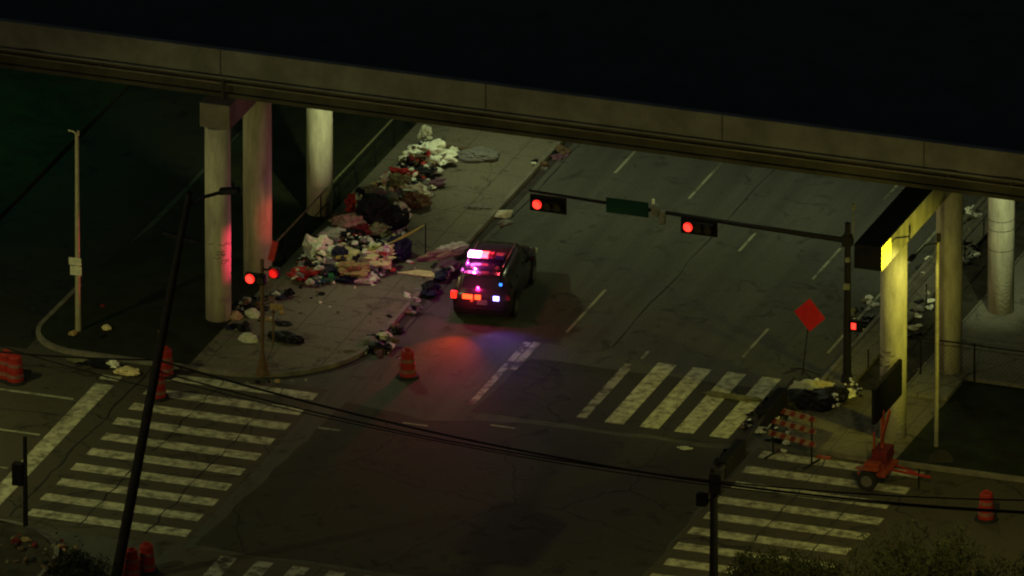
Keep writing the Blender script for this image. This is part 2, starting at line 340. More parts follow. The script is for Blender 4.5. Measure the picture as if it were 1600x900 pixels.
# bent caps
def cap(x, y0, y1, label, wdt=1.0):
    o = MB().box((0, (y1-y0)/2, .45), (wdt, y1-y0, .895)).build('bent_cap', M['concrete'], loc=(x, y0, 7.3), bevel=.02)
    return tag(o, label, 'bridge beam', 'concrete beams carrying the elevated road')
c1 = cap(-8.6, -6.5, 18, 'grey concrete beam end over the pink lit column left of the rubbish', 1.1); c1.data.materials[0] = M['conc_dark']
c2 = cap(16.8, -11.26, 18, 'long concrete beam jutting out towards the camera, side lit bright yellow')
c2.data.materials.append(M['capshade'])
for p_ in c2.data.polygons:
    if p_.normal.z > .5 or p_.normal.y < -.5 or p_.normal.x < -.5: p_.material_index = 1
def column(x, y, label, zb=.13, r=.45, seams=(), graf=None, m='concrete'):
    t = thing('bridge_column', label, 'column', (x, y, zb), 0, 'round concrete columns under the elevated road')
    MB().cyl((0, 0, 0), (0, 0, 7.3-zb-.003), r, n=40).build('shaft', M[m], t, smooth=False)
    for z in seams: MB().cyl((0, 0, z), (0, 0, z+.02), r+.006, n=40).build('form_seam', M['stain'], t)
    if graf:
        b = MB(); q = random.Random(int(x*10))
        for k in range(graf[2]):
            a0 = R(q.uniform(*graf[3])); z0 = graf[0]+q.random()*(graf[1]-graf[0]); pts = []; a1 = a0+q.uniform(.25, .8)
            for i in range(6):
                a = a0+(a1-a0)*i/5; pts.append(((r+.003)*math.cos(a), (r+.003)*math.sin(a), z0+q.uniform(-.05, .05)))
            b.tube(pts, .010, 4)
        b.build('graffiti_marks', M['stain'], t)
    me = [c for c in t.children if c.name.startswith('shaft')][0].data
    for p in me.polygons: p.use_smooth = abs(p.normal.z) < .5
    return t
column(-8.6, -6.2, 'nearest left column, yellow with a pink lit edge, beside the left signal post', graf=(2.2, 3.0, 9, (-120, -40)))
column(-8.55, -2.3, 'second left column with a reddish glow, between the pink edged and the pale column', r=.50)
column(-8.55, 4.1, 'pale green white left column behind the handrail', r=.46)
column(16.85, -8.6, 'bright yellow column behind the black sign board trailer', r=.46, graf=(2.1, 3.3, 22, (-170, -100)))
column(16.85, -2.6, 'dim olive column behind the thin lamp post on the right', .25, r=.46)
column(16.85, 3.1, 'pale green column with dark seams, farthest right in the picture', .25, r=.46, seams=(3.45, 3.1, 2.35))
# ------------------------------------------------------------------ railings and fence
t = thing('handrail', 'dark metal handrail sloping past the columns left of the rubbish heap', 'railing', (-8.15, -1.6, .13))
MB().tube([(0, 0, 1.08), (0, 14, 1.08)], .035, 6).build('top_rail', M['olive'], t)
MB().tube([(0, 0, .5), (0, 14, .5)], .02, 5).build('lower_rail', M['poleblack'], t)
for k in range(8): MB().cyl((0, .9+k*1.9, 0), (0, .9+k*1.9, 1.06), .03, n=8).build('post', M['poleblack'], t)
t = thing('handrail', 'pale metal handrail along the right pavement behind the yellow column', 'railing', (14.1, -3.2, .13))
MB().tube([(0, 0, .75), (0, 18, .75)], .03, 6).build('top_rail', M['grey'], t)
for k in range(9): MB().cyl((0, .1+k*2.1, 0), (0, .1+k*2.1, .74), .025, n=8).build('post', M['poleblack'], t)
t = thing('wire_fence', 'dark wire mesh fence crossing in front of the right columns', 'fence', (16.0, -3.25, .12))
MB().tube([(0, 0, 1.45), (22, 0, 1.45)], .025, 6).build('top_rail', M['poleblack'], t)
MB().tube([(0, 0, 1.30), (22, 0, 1.30)], .012, 5).build('wire', M['poleblack'], t)
for k in range(7): MB().cyl((.15+k*1.85 if k else .05, 0, 0), (.15+k*1.85 if k else .05, 0, 1.5), .035, n=8).build('post', M['poleblack'], t)
b = MB()
for k in range(120):
    x = k*.18; b.cyl((x, .01, .05), (min(x+1.2, 22), .01, 1.28), .0035, n=3, caps=False); b.cyl((min(x+1.2, 22), -.01, .05), (x, -.01, 1.28), .0035, n=3, caps=False)
b.build('mesh', M['poleblack'], t)
# ------------------------------------------------------------------ traffic signals
def signal_head(parent, loc, lit='redhot', rz=0, vis=True, n=3, vertical=False, back=True):
    """horizontal signal head facing -Y; lit lens on the left"""
    x, y, z = loc; h = MB()
    e = .36
    W_, H_ = (n*e, .36) if not vertical else (.36, n*e)
    c = (x+(n-1)*e/2, y, z) if not vertical else (x, y, z-(n-1)*e/2)
    h.box(c, (W_, .2, H_))
    if back: h.box((c[0], y+.06, c[2]), (W_+.26, .02, H_+.26))
    hd = h.build('signal_head', M['black'], parent, bevel=.01)
    for k in range(n):
        q = (x+k*e, z) if not vertical else (x, z-k*e)
        v = MB()
        v.cyl((q[0], y-.1, q[1]), (q[0], y-.115, q[1]), .165, n=20); v.build('lens', M[lit] if k == 0 else M['lensoff'], hd)
        v = MB(); seg = 14; pr = []
        for i in range(seg+1):
            a = R(-20+220*i/seg); pr.append((math.cos(a)*.155, math.sin(a)*.155))
        for (a, c2) in zip(pr, pr[1:]):
            v.quad([(q[0]+a[0], y-.1, q[1]+a[1]), (q[0]+c2[0], y-.1, q[1]+c2[1]), (q[0]+c2[0], y-.19, q[1]+c2[1]), (q[0]+a[0], y-.19, q[1]+a[1])])
        v.build('visor', M['black'], hd)
    return hd
t = thing('signal_mast', 'black signal mast over the street with two red horizontal heads and a dark green sign', 'traffic light', (13.8, -4.5, .13))
MB().cyl((0, 0, 0), (0, 0, 5.9), .15, .10, n=16).cyl((0, 0, 0), (0, 0, .3), .22, .17, n=16).build('pole', M['poleblack'], t, smooth=False)
MB().tube([(0, -.02, 5.25), (-4, -.02, 5.33), (-11.6, -.02, 5.55)], [.10, .08, .045], 10).build('mast_arm', M['poleblack'], t)
MB().box((0, 0, 5.25), (.34, .34, .40)).build('arm_bracket', M['poleblack'], t, bevel=.02)
signal_head(t, (-11.2, -.22, 5.2)); signal_head(t, (-5.70, -.22, 5.10))
MB().box((-7.97, -.12, 5.45), (1.55, .03, .56)).build('street_name_sign', M['signgreen'], t, bevel=.01)
MB().box((-6.95, -.1, 5.48), (.24, .3, .42)).box((-6.7, -.1, 5.25), (.2, .22, .5)).build('detector_unit', M['grey'], t, bevel=.02)
MB().cyl((-7.05, -.05, 5.5), (-7.05, -.05, 5.85), .05, n=8).build('camera_unit', M['white'], t)
MB().cyl((.2, 0, 5.4), (.2, 0, 6.45), .02, n=6).cyl((.2, 0, 6.42), (.2, 0, 6.62), .06, n=8).build('antenna', M['grey'], t)
MB().box((.02, -.15, 3.6), (.2, .14, .2)).build('junction_box', M['grey'], t)
MB().box((.05, -.15, 4.6), (.14, .12, .16)).build('junction_box', M['grey'], t)
h = MB().box((.35, -.05, 2.15), (.42, .2, .42)).build('pedestrian_head', M['black'], t, bevel=.02)
MB().box((.28, -.16, 2.16), (.16, .02, .22)).build('lit_hand_symbol', M['redhot'], h)
t = thing('signal_post', 'brown post on the left corner with two red signal heads', 'traffic light', tuple(P(410, 584, .13)))
MB().cyl((0, 0, 0), (0, 0, 4.25), .07, n=12).cyl((0, 0, 0), (0, 0, .7), .24, .09, n=12).build('pole', M['brown'], t)
signal_head(t, (-.36, -.14, 3.58), n=2, back=False); signal_head(t, (.50, -.14, 3.90), lit='redlens', n=1, back=False)
MB().box((.25, 0, 3.9), (.5, .06, .06)).build('bracket', M['poleblack'], t)
MB().box((-.1, 0, 3.58), (.3, .06, .06)).build('bracket', M['poleblack'], t)
b = MB().box((.40, .02, 4.62), (.22, .05, .75), rot=Matrix.Rotation(R(14), 4, 'Y')); b.build('red_reflection_panel', M['redpanel'] if 'redpanel' in M else M['red'], t)  # panel added for the red reflection above the head, coloured as that light
t = thing('push_button_post', 'thin post with a tan button box behind the left signal post', 'post', tuple(P(427, 540, .13)))
MB().cyl((0, 0, 0), (0, 0, 1.45), .035, n=8).build('post', M['brown'], t)
MB().box((.15, -.04, 1.48), (.48, .10, .20)).build('button_box', M['tan'], t, bevel=.02)
# near mast arm whose arm points away from the camera
bp = P(1115, 975, .12)
t = thing('signal_mast', 'black near signal mast whose arm reaches over the right crosswalk, lower right', 'traffic light', tuple(bp))
MB().cyl((0, 0, 0), (0, 0, 5.7), .17, .12, n=16).build('pole', M['poleblack'], t)
MB().tube([(0, 0, 5.35), (0, 3, 5.45), (.0, 8.4, 5.7)], [.11, .09, .05], 10).build('mast_arm', M['poleblack'], t)
MB().box((.1, 0, 5.2), (.45, .4, .75)).build('arm_bracket', M['poleblack'], t, bevel=.03)
for (yy, zz) in ((2.0, 5.25), (6.3, 5.45)):
    hd = MB().box((-.06, yy, zz), (.34, 2.1, .62)).build('signal_head', M['black'], t, bevel=.02)
    for k in range(3): MB().cyl((-.23, yy-.6+k*.6, zz), (-.42, yy-.4+k*.4, zz), .15, n=14, caps=False).build('visor', M['black'], hd)
MB().box((-.42, 0, 4.5), (.36, .3, .42)).cyl((-.3, 0, 4.5), (0, 0, 4.5), .04).build('pedestrian_head', M['black'], t, bevel=.02)
t = thing('signal_post', 'dark pole with a small signal head at the lower left edge', 'traffic light', tuple(P(40, 822, .12)))
MB().cyl((0, 0, 0), (0, 0, 3.3), .09, .07, n=12).build('pole', M['poleblack'], t)
MB().box((-.25, 0, 1.9), (.38, .3, .80)).build('signal_head', M['black'], t, bevel=.02)
# ------------------------------------------------------------------ lamp posts
b0 = P(122, 517, .12)
t = thing('lamp_post', 'pale slender post with a short hooked arm standing on the dark verge, upper left', 'street lamp', tuple(b0))
MB().cyl((0, 0, 0), (0, 0, 7.35), .10, .065, n=16).build('pole', M['galv'], t)
MB().tube([(0, 0, 7.3), (-.12, 0, 7.42), (-.32, 0, 7.44)], [.035, .03, .03], 8).build('arm', M['galv'], t)
MB().cyl((.05, 0, 7.3), (.05, 0, 7.48), .05, n=8).build('photocell', M['galv'], t)
MB().box((-.06, -.1, 2.62), (.46, .02, .28)).box((-.03, -.1, 2.28), (.42, .02, .34)).build('notice_plate', M['offwhite'], t, bevel=.01)
b0 = P(1463, 697, .12)
t = thing('lamp_post', 'thin yellow lit lamp post between the yellow and the dim right columns', 'street lamp', tuple(b0))
MB().cyl((0, 0, 0), (0, 0, 7.55), .075, .055, n=14).build('pole', M['galv_dull'], t)
MB().tube([(0, 0, 7.5), (0, -1.3, 7.95), (0, -2.6, 8.0)], .03, 8).build('arm', M['poleblack'], t)
MB().box((0, -2.75, 8.03), (.18, .5, .10)).build('lamp_head', M['poleblack'], t, bevel=.02)
MB().box((.04, 0, 7.72), (.14, .12, .30)).build('control_box', M['poleblack'], t, bevel=.02)
# ------------------------------------------------------------------ leaning wooden pole and wires
wb = P(181, 905, .12); Hh = 14.5; lean = Vector((2.72, .0, Hh))
t = thing('utility_pole', 'tall dark wooden utility pole leaning right across the left crosswalk', 'utility pole', tuple(wb))
MB().tube([Vector((0, 0, 0)), lean*.5, lean], [.19, .16, .11], 14).build('pole', M['wood'], t)
tp = lean*.965
MB().tube([tp, tp+Vector((.5, .2, .32)), tp+Vector((1.25, .45, .55))], [.08, .07, .06], 8).build('lamp_arm', M['poleblack'], t)
lh = MB().box(tuple(tp+Vector((1.35, .5, .55))), (.72, .30, .20), rot=Matrix.Rotation(R(-10), 4, 'Y')).build('lamp_head', M['poleblack'], t, bevel=.04)
MB().cyl(tuple(tp+Vector((1.45, .5, .6))), tuple(tp+Vector((1.45, .5, .88))), .06, n=8).build('photocell', M['poleblack'], lh)
ca = lean*.885
MB().box(tuple(ca), (1.3, .12, .12), rot=Matrix.Rotation(R(8), 4, 'Y')).build('crossarm', M['wood'], t)
def wire(a, c, sag, label, r=.028, n=28):
    a, c = Vector(a), Vector(c); pts = []
    for k in range(n+1):
        q = k/n; p = a.lerp(c, q); p.z -= sag*4*q*(1-q); pts.append(p-a)
    o = MB().tube(pts, r, 5).build('overhead_cable', M['black'], loc=a)
    return tag(o, label, 'cable', 'overhead cables')
pa = Vector(wb)+lean*(8.25/Hh); pb = Vector(wb)+lean*(7.85/Hh); pc = Vector(wb)+lean*(7.2/Hh)
e1 = Vector((30, -31, 8.2))
def endat(px, py, z): return P(px, py, z)
wire(pa, endat(1680, 803, 8.4), 1.12, 'thick black cable sagging across the whole junction, lowest on the right', .042)
wire(pb, endat(1680, 782, 8.4), 1.20, 'black cable sagging just below the thick one beside the leaning pole')
wire(pb+Vector((0, 0, -.2)), endat(1680, 806, 8.0), .95, 'thin black cable crossing the others near the near signal mast', .02)
wire(endat(-60, 543, 8.3), pa, .10, 'black cable running level from the left edge to the leaning pole', .035)
wire(endat(-60, 520, 8.3), pc, .10, 'black cable slanting down from the left edge to the leaning pole', .022)
# ------------------------------------------------------------------ construction drums
t = thing('construction_drum', 'orange construction drum standing alone in the street behind the police car', 'traffic drum', tuple(P(637, 589, 0)), 0, 'orange construction drums')
MB().cyl((0, 0, .0), (0, 0, .09), .42, .38, n=20).build('base', M['rubber'], t)
b = MB(); rr = [.29, .29, .27, .27, .25, .25, .23, .23, .20]; zz = [.09, .30, .31, .52, .53, .74, .75, .94, 1.0]
b.tube([(0, 0, z) for z in zz], rr, 20).build('body', M['orange_dim'], t)
for z, r in ((.22, .297), (.60, .257)): MB().cyl((0, 0, z), (0, 0, z+.12), r+.004, r-.0, n=20).build('reflective_band', M['drumband'], t)
MB().box((0, 0, 1.05), (.20, .05, .10)).build('handle', M['orange_dim'], t, bevel=.02)
drum = t
dup(drum, P(24, 597, 0), 0, 'bright orange drum at the left edge of the picture')
dup(drum, P(10, 592, 0), 0, 'orange drum half cut by the left edge, beside the bright one')
dup(drum, P(258, 587, 0), .4, 'orange drum at the kerb just right of the leaning pole')
dup(drum, P(246, 622, 0), 1.0, 'orange drum on the crosswalk end, in front of the kerb drum')
dup(drum, P(1541, 812, 0), .2, 'dim red drum in the right arm of the road')
dup(drum, P(229, 893, 0), .2, 'dim red drum at the bottom edge right of the leaning pole foot')
dup(drum, P(205, 902, 0), .8, 'dim red drum at the bottom edge touching the leaning pole foot')
# ------------------------------------------------------------------ signs and barricade
t = thing('warning_sign', 'orange diamond warning sign on a portable stand by the right signal mast', 'road sign', tuple(P(1253, 586, 0)), R(-12))
MB().box((.30, 0, 2.30), (.88, .025, .88), rot=Matrix.Rotation(R(45), 4, 'Y') @ Matrix.Rotation(R(0), 4, 'X')).build('sign_panel', M['signred'], t, bevel=.02)
MB().cyl((0, .03, 0), (.30, .03, 2.5), .022, n=8).build('mast', M['poleblack'], t)
for a in (25, 155, 205, 335): MB().cyl((0, 0, .25), (.65*math.cos(R(a)), .65*math.sin(R(a)), .02), .02, n=6).build('leg', M['poleblack'], t)
p0 = P(1197, 708, 0); p1 = P(1273, 727, 0); mid = (p0+p1)/2
t = thing('road_barricade', 'three board orange and white striped barricade in front of the right crosswalk', 'barricade', tuple(mid), math.atan2(p1.y-p0.y, p1.x-p0.x)-.03)
bw = 1.95
for k, z in enumerate((.80, 1.28, 1.72)):
    bd = MB().box((.1, -.03, z), (bw, .03, .20)).build('board', M['whiteband'], t)
    b = MB()
    for j in range(5):
        x = -.83+j*.40; b.slab([(x, -.048, z-.1), (x+.19, -.048, z-.1), (x+.30, -.048, z+.1), (x+.11, -.048, z+.1)], .004)
    b.build('stripes', M['stripe_red'], bd)
for x in (-.72, .88):
    MB().box((x, 0, .95), (.05, .04, 1.8)).build('upright', M['poleblack'], t)
    MB().box((x, 0, .03), (.06, 1.0, .06)).build('foot', M['poleblack'], t)
o = MB().box((0, 0, .04), (.5, .2, .08)).build('sandbag', M['trailer_orange'], loc=P(1287, 716, 0), bevel=.03); tag(o, 'small orange sandbag lying at the right foot of the barricade', 'sandbag')
# ------------------------------------------------------------------ sign-board trailer
tb = P(1372, 752, 0)
t = thing('sign_board_trailer', 'orange trailer with a black message board raised on its mast, by the yellow column', 'trailer', tuple(tb), 0)
MB().box((0, 0, .52), (1.0, 1.5, .10)).box((0, .15, .62), (.6, .9, .16)).build('chassis', M['trailer_orange'], t, bevel=.02)
MB().box((.05, .35, .92), (.55, .8, .42)).build('control_box', M['darkred'], t, bevel=.03)
MB().box((-.05, -.45, .72), (.55, .35, .30)).build('battery_box', M['trailer_orange'], t, bevel=.03)
MB().tube([(.3, 0, .5), (1.95, -.15, .48)], .05, 8).tube([(.3, .5, .5), (1.6, -.08, .48)], .04, 8).build('drawbar', M['orange_dim'], t)
MB().cyl((1.5, -.1, 0), (1.5, -.1, .7), .035, n=8).build('jack', M['poleblack'], t)
for x, y in ((-.1, -.85), (-.1, .85)):
    wl = MB().cyl((x, y-.11, .36), (x, y+.11, .36), .36, n=24).build('wheel', M['rubber'], t, bevel=.03)
    s = -1 if y < 0 else 1
    MB().cyl((x, y+s*.11, .36), (x, y+s*.125, .36), .20, n=18).build('rim', M['rim'], wl)
    MB().box((x, y, .78), (.8, .26, .03)).build('fender', M['trailer_orange'], t)
MB().box((.05, .30, 1.55), (.10, .10, 1.9)).box((-.2, .15, 1.1), (.06, .06, 1.3)).build('mast', M['trailer_orange'], t)
bd = MB().box((.0, .9, 2.95), (.14, 2.9, 1.32)).build('message_board', M['black'], t, bevel=.02)
MB().box((.16, .3, 1.95), (.05, 1.2, .2), rot=Matrix.Rotation(R(40), 4, 'X')).build('brace', M['trailer_orange'], t)
# ------------------------------------------------------------------ police SUV
cz = R(8)
rearc = P(752, 507, 0)
ctr = Vector((rearc.x-2.45*math.sin(cz), rearc.y+2.45*math.cos(cz), 0))
suv = thing('police_suv', 'dark police SUV stopped in the left lane with red, pink and blue lights flashing', 'police car', tuple(ctr), cz); suv.scale = (1.05, 1.04, 1.10)
st = [(-2.47, .84, .42, .86, .74, .90), (-2.42, .93, .36, 1.0, .80, 1.08), (-2.34, .96, .34, 1.06, .76, 1.22), (-2.18, .98, .34, 1.08, .68, 1.64), (-1.95, .99, .32, 1.09, .68, 1.73),
      (-1.0, 1.0, .30, 1.08, .70, 1.77), (.1, 1.0, .30, 1.06, .70, 1.76), (.62, 1.0, .30, 1.05, .68, 1.68), (1.05, .99, .30, 1.04, .72, 1.38), (1.42, .99, .30, 1.03, .80, 1.12),
      (2.0, .97, .32, 1.0, .80, 1.05), (2.3, .93, .34, .90, .72, .97), (2.46, .82, .42, .76, .60, .80)]
b = MB(); rings = []
for (y, hw, zb, belt, rhw, roof) in st:
    half = [(0, zb), (hw*.9, zb), (hw*.985, zb+.10), (hw, min(.72, belt-.05)), (hw*.97, belt), ((hw*.97+rhw)/2+.04, (belt+roof)/2), (rhw+.03, roof-.07), (rhw-.08, roof-.005), (rhw*.5, roof+.015), (0, roof+.02)]
    loop = half+[(-x, z) for x, z in half[-2:0:-1]]
    rings.append([b.bm.verts.new((x, y, z)) for x, z in loop])
for r0, r1 in zip(rings, rings[1:]):
    n = len(r0)
    for k in range(n): b.bm.faces.new((r0[k], r0[(k+1) % n], r1[(k+1) % n], r1[k]))
b.bm.faces.new(rings[0]); b.bm.faces.new(rings[-1][::-1])
body = b.build('body', M['carpaint'], suv, smooth=True)
es = body.modifiers.new('split', 'EDGE_SPLIT'); es.split_angle = R(35)
def win(pts, name='side_window'): return MB().slab(pts, .012).build(name, M['glass'], suv)
for s in (-1, 1):
    for (ya, yb, ra, rb) in ((-1.95, -1.15, 1.60, 1.64), (-1.05, -.12, 1.64, 1.64), (-.02, .72, 1.64, 1.55)):
        p = [(s*.985, ya, 1.12), (s*.985, yb+(.25 if yb > .5 else 0), 1.12), (s*.755, yb, rb), (s*.755, ya, ra)]
        win(p if s > 0 else p[::-1])
    w_ = MB().box((s*1.08, .78, 1.12), (.18, .12, .15)).build('wing_mirror', M['carpaint'], suv, bevel=.03)
    for y in (-1.47, 1.50):
        MB().cyl((s*.90, y, .46), (s*1.003, y, .46), .46, n=28).build('wheel_arch', M['black'], suv)
        wl = MB().cyl((s*.80, y, .37), (s*1.02, y, .37), .37, n=28).build('wheel', M['rubber'], suv, bevel=.03)
        MB().cyl((s*1.02, y, .37), (s*1.028, y, .37), .22, n=20).build('rim', M['rim'], wl)
    MB().box((s*.80, 2.36, .80), (.30, .12, .16)).build('headlight', M['plate'], suv, bevel=.02)
    MB().box((s*.62, -.8, 1.80), (.03, 2.1, .03)).build('roof_rail', M['rim'], suv)
    MB().box((s*.985, .0, .62), (.012, 2.2, .04)).build('side_trim', M['black'], suv)
    if s < 0: MB().box((-.91, -2.405, .98), (.20, .12, .24)).build('tail_light', M['tail'], suv, bevel=.02)
    else: MB().box((.91, -2.405, .98), (.15, .10, .17)).build('tail_light', M['darkred'], suv, bevel=.02)
MB().slab([(-.66, -2.365, 1.22), (.66, -2.365, 1.22), (.58, -2.225, 1.57), (-.58, -2.225, 1.57)][::-1], -.02).build('rear_window', M['glass'], suv)
MB().slab([(-.70, 1.40, 1.15), (.70, 1.40, 1.15), (.60, .68, 1.66), (-.60, .68, 1.66)], .015).build('windscreen', M['glass'], suv)
MB().box((0, -2.50, .52), (1.72, .12, .24)).build('rear_bumper', M['black'], suv, bevel=.03)
MB().box((0, -2.26, 1.70), (1.20, .26, .05)).build('rear_spoiler', M['carpaint'], suv, bevel=.01)
MB().box((.05, -2.485, .80), (.34, .02, .16)).build('number_plate', M['rim'], suv)
for x, w2, mm in ((-.44, .34, 'redorange'), (-.10, .20, 'redorange'), (.52, .20, 'bluewhite')):
    MB().box((x, -2.47, .96), (w2, .05, .15)).build('warning_lamp', M[mm], suv, bevel=.01)
MB().box((.66, -2.40, 1.42), (.09, .05, .08)).build('warning_lamp', M['blue'], suv)
lb = MB().box((0, -1.25, 1.87), (1.25, .28, .07)).build('light_bar', M['black'], suv, bevel=.02)
for x, w2, mm in ((-.43, .42, 'magenta'), (-.08, .26, 'redbar'), (.12, .2, 'darkred'), (.45, .3, 'navy')):
    MB().box((x, -1.25, 1.945), (w2, .32, .12)).build('lamp_lens', M[mm], lb, bevel=.02)
mw = Matrix.Translation(ctr) @ Matrix.Rotation(cz, 4, 'Z') @ Matrix.Diagonal((1.05, 1.04, 1.10, 1))
point('bar_glow', mw @ Vector((-.62, -1.25, 2.20)), 22, (1, .06, .18), .08)
spot('bar_red_beam', mw @ Vector((-.70, -1.25, 2.05)), (-8.4, -6.2, 2.6), 7500, (1, .03, .12), 17, .9, .05)
spot('bar_red_beam', mw @ Vector((-.70, -1.25, 2.05)), (-8.55, -2.3, 2.4), 1300, (1, .08, .04), 17, .9, .05)
point('bar_glow', mw @ Vector((.35, -.9, 2.35)), 50, (1, .05, .08), .06)
point('bar_glow', mw @ Vector((-.36, -1.75, 2.00)), 95, (1, .08, .7), .04)
point('bar_glow', mw @ Vector((-.85, -1.1, 1.95)), 60, (1, .06, .8), .04)
point('bar_glow', mw @ Vector((.1, -1.0, 2.02)), 40, (1, .03, .08), .04)
point('bar_glow', mw @ Vector((-.2, -2.85, 1.40)), 70, (1, .02, .22), .04)
spot('rear_red_lamp', mw @ Vector((-.42, -2.55, .98)), mw @ Vector((-.75, -5.6, 0)), 760, (1, .06, .018), 66, 1, .05)
spot('rear_blue_lamp', mw @ Vector((.52, -2.55, .98)), mw @ Vector((1.3, -4.6, 0)), 170, (.22, .12, 1), 110, 1, .05)
point('rear_red_lamp', mw @ Vector((-.35, -2.72, .80)), 5, (1, .05, .015), .04)
point('rear_blue_lamp', mw @ Vector((.52, -2.68, .96)), 3, (.3, .1, 1), .03)
point('bar_glow', mw @ Vector((-1.25, -1.2, 1.7)), 22, (1, .05, .45), .05)
# ------------------------------------------------------------------ rubbish
def crumple(seed, sx, sy, sz, sub=3, f=1.6, amp=.35):
    bm = bmesh.new(); bmesh.ops.create_icosphere(bm, subdivisions=sub, radius=1)
    off = Vector((seed*7.3, seed*3.1, seed*1.7))
    for v in bm.verts:
        d = v.co.normalized(); nz = noise.noise(d*f+off); rg = 1-abs(noise.noise(d*f*2.3+off))*2
        k = 1+amp*nz*1.5+amp*.5*rg+amp*.5*(abs(noise.noise(d*5.5+off))-.2)+.16*noise.noise(d*11+off)
        p = d*k; p.z = max(p.z, -.35)
        v.co = Vector((p.x*sx/2, p.y*sy/2, (p.z+.35)*sz/1.35))
    return bm
def rub(name, px, py, z, sx, sy, sz, m, label, cat, seed, rz=0, group=None, amp=.35, f=1.6):
    """a crumpled thing whose middle stands at a place on the pavement, z above it"""
    sz *= .8; b = MB(); b.bm.free(); b.bm = crumple(seed, sx, sy, sz, 4, f, amp)
    p = P(px, py, .13+z)
    o = b.build(name, M[m], loc=p, smooth=True); o.rotation_euler = (0, 0, rz)
    e = o.modifiers.new('s', 'EDGE_SPLIT'); e.split_angle = R(28)
    return tag(o, label, cat, group)
rr_ = random.Random(11)
def litter(name, spots, label, cols, smin=.06, smax=.25, zf=None, zg=.13):
    bm = bmesh.new(); ms = [M[c] for c in cols]
    org = P(*spots[0][:2], 0)
    for (px, py, rx, ry, n) in spots:
        for _ in range(n):
            a = rr_.random()*6.28; q = math.sqrt(rr_.random()); x = px+rx*q*math.cos(a); y = py+ry*q*math.sin(a)
            z = (zf(x, y, px, py, rx, ry) if zf else 0); p = P(x, y, zg+.004)-org; p.z = zg+z+.004
            s = rr_.uniform(smin, smax); c = crumple(rr_.random()*50, s*rr_.uniform(.8, 2), s*rr_.uniform(.8, 2), s*rr_.uniform(.3, .9), 2 if s > .15 else 1, 1.8, .5)
            mi = rr_.randrange(len(ms)); mt = Matrix.Translation(p) @ Matrix.Rotation(rr_.random()*6.28, 4, 'Z') @ (Matrix.Rotation(rr_.uniform(-.4, .4), 4, 'X') if z > .05 else Matrix.Identity(4))
            vm = {}
            for v in c.verts: vm[v] = bm.verts.new(mt @ v.co)
            for f_ in c.faces:
                g = bm.faces.new([vm[v] for v in f_.verts]); g.material_index = mi
            c.free()
    me = bpy.data.meshes.new(name); bm.to_mesh(me); bm.free()
    for m_ in ms: me.materials.append(m_)
    o = bpy.data.objects.new(name, me); COL.objects.link(o); o.location = (org.x, org.y, 0)
    return stuff(o, label, 'litter')
def mound(h):
    def f(x, y, px, py, rx, ry):
        d = min(1, ((x-px)/rx)**2+((y-py)/ry)**2); return h*(1-d)*rr_.uniform(.3, 1)
    return f
mix1 = ['offwhite', 'grey', 'blackbag', 'brown', 'navy', 'white', 'olive', 'blackbag', 'cream', 'grey', 'darkred', 'blackbag']
litter('rubbish_heap', [(500, 430, 34, 10, 60), (555, 425, 48, 14, 110), (570, 392, 46, 18, 130), (592, 350, 40, 20, 140), (635, 303, 32, 18, 100), (655, 265, 22, 14, 40)],
       'mixed loose clothes and rubbish filling the long heap on the left pavement', mix1, .10, .34, mound(.5))
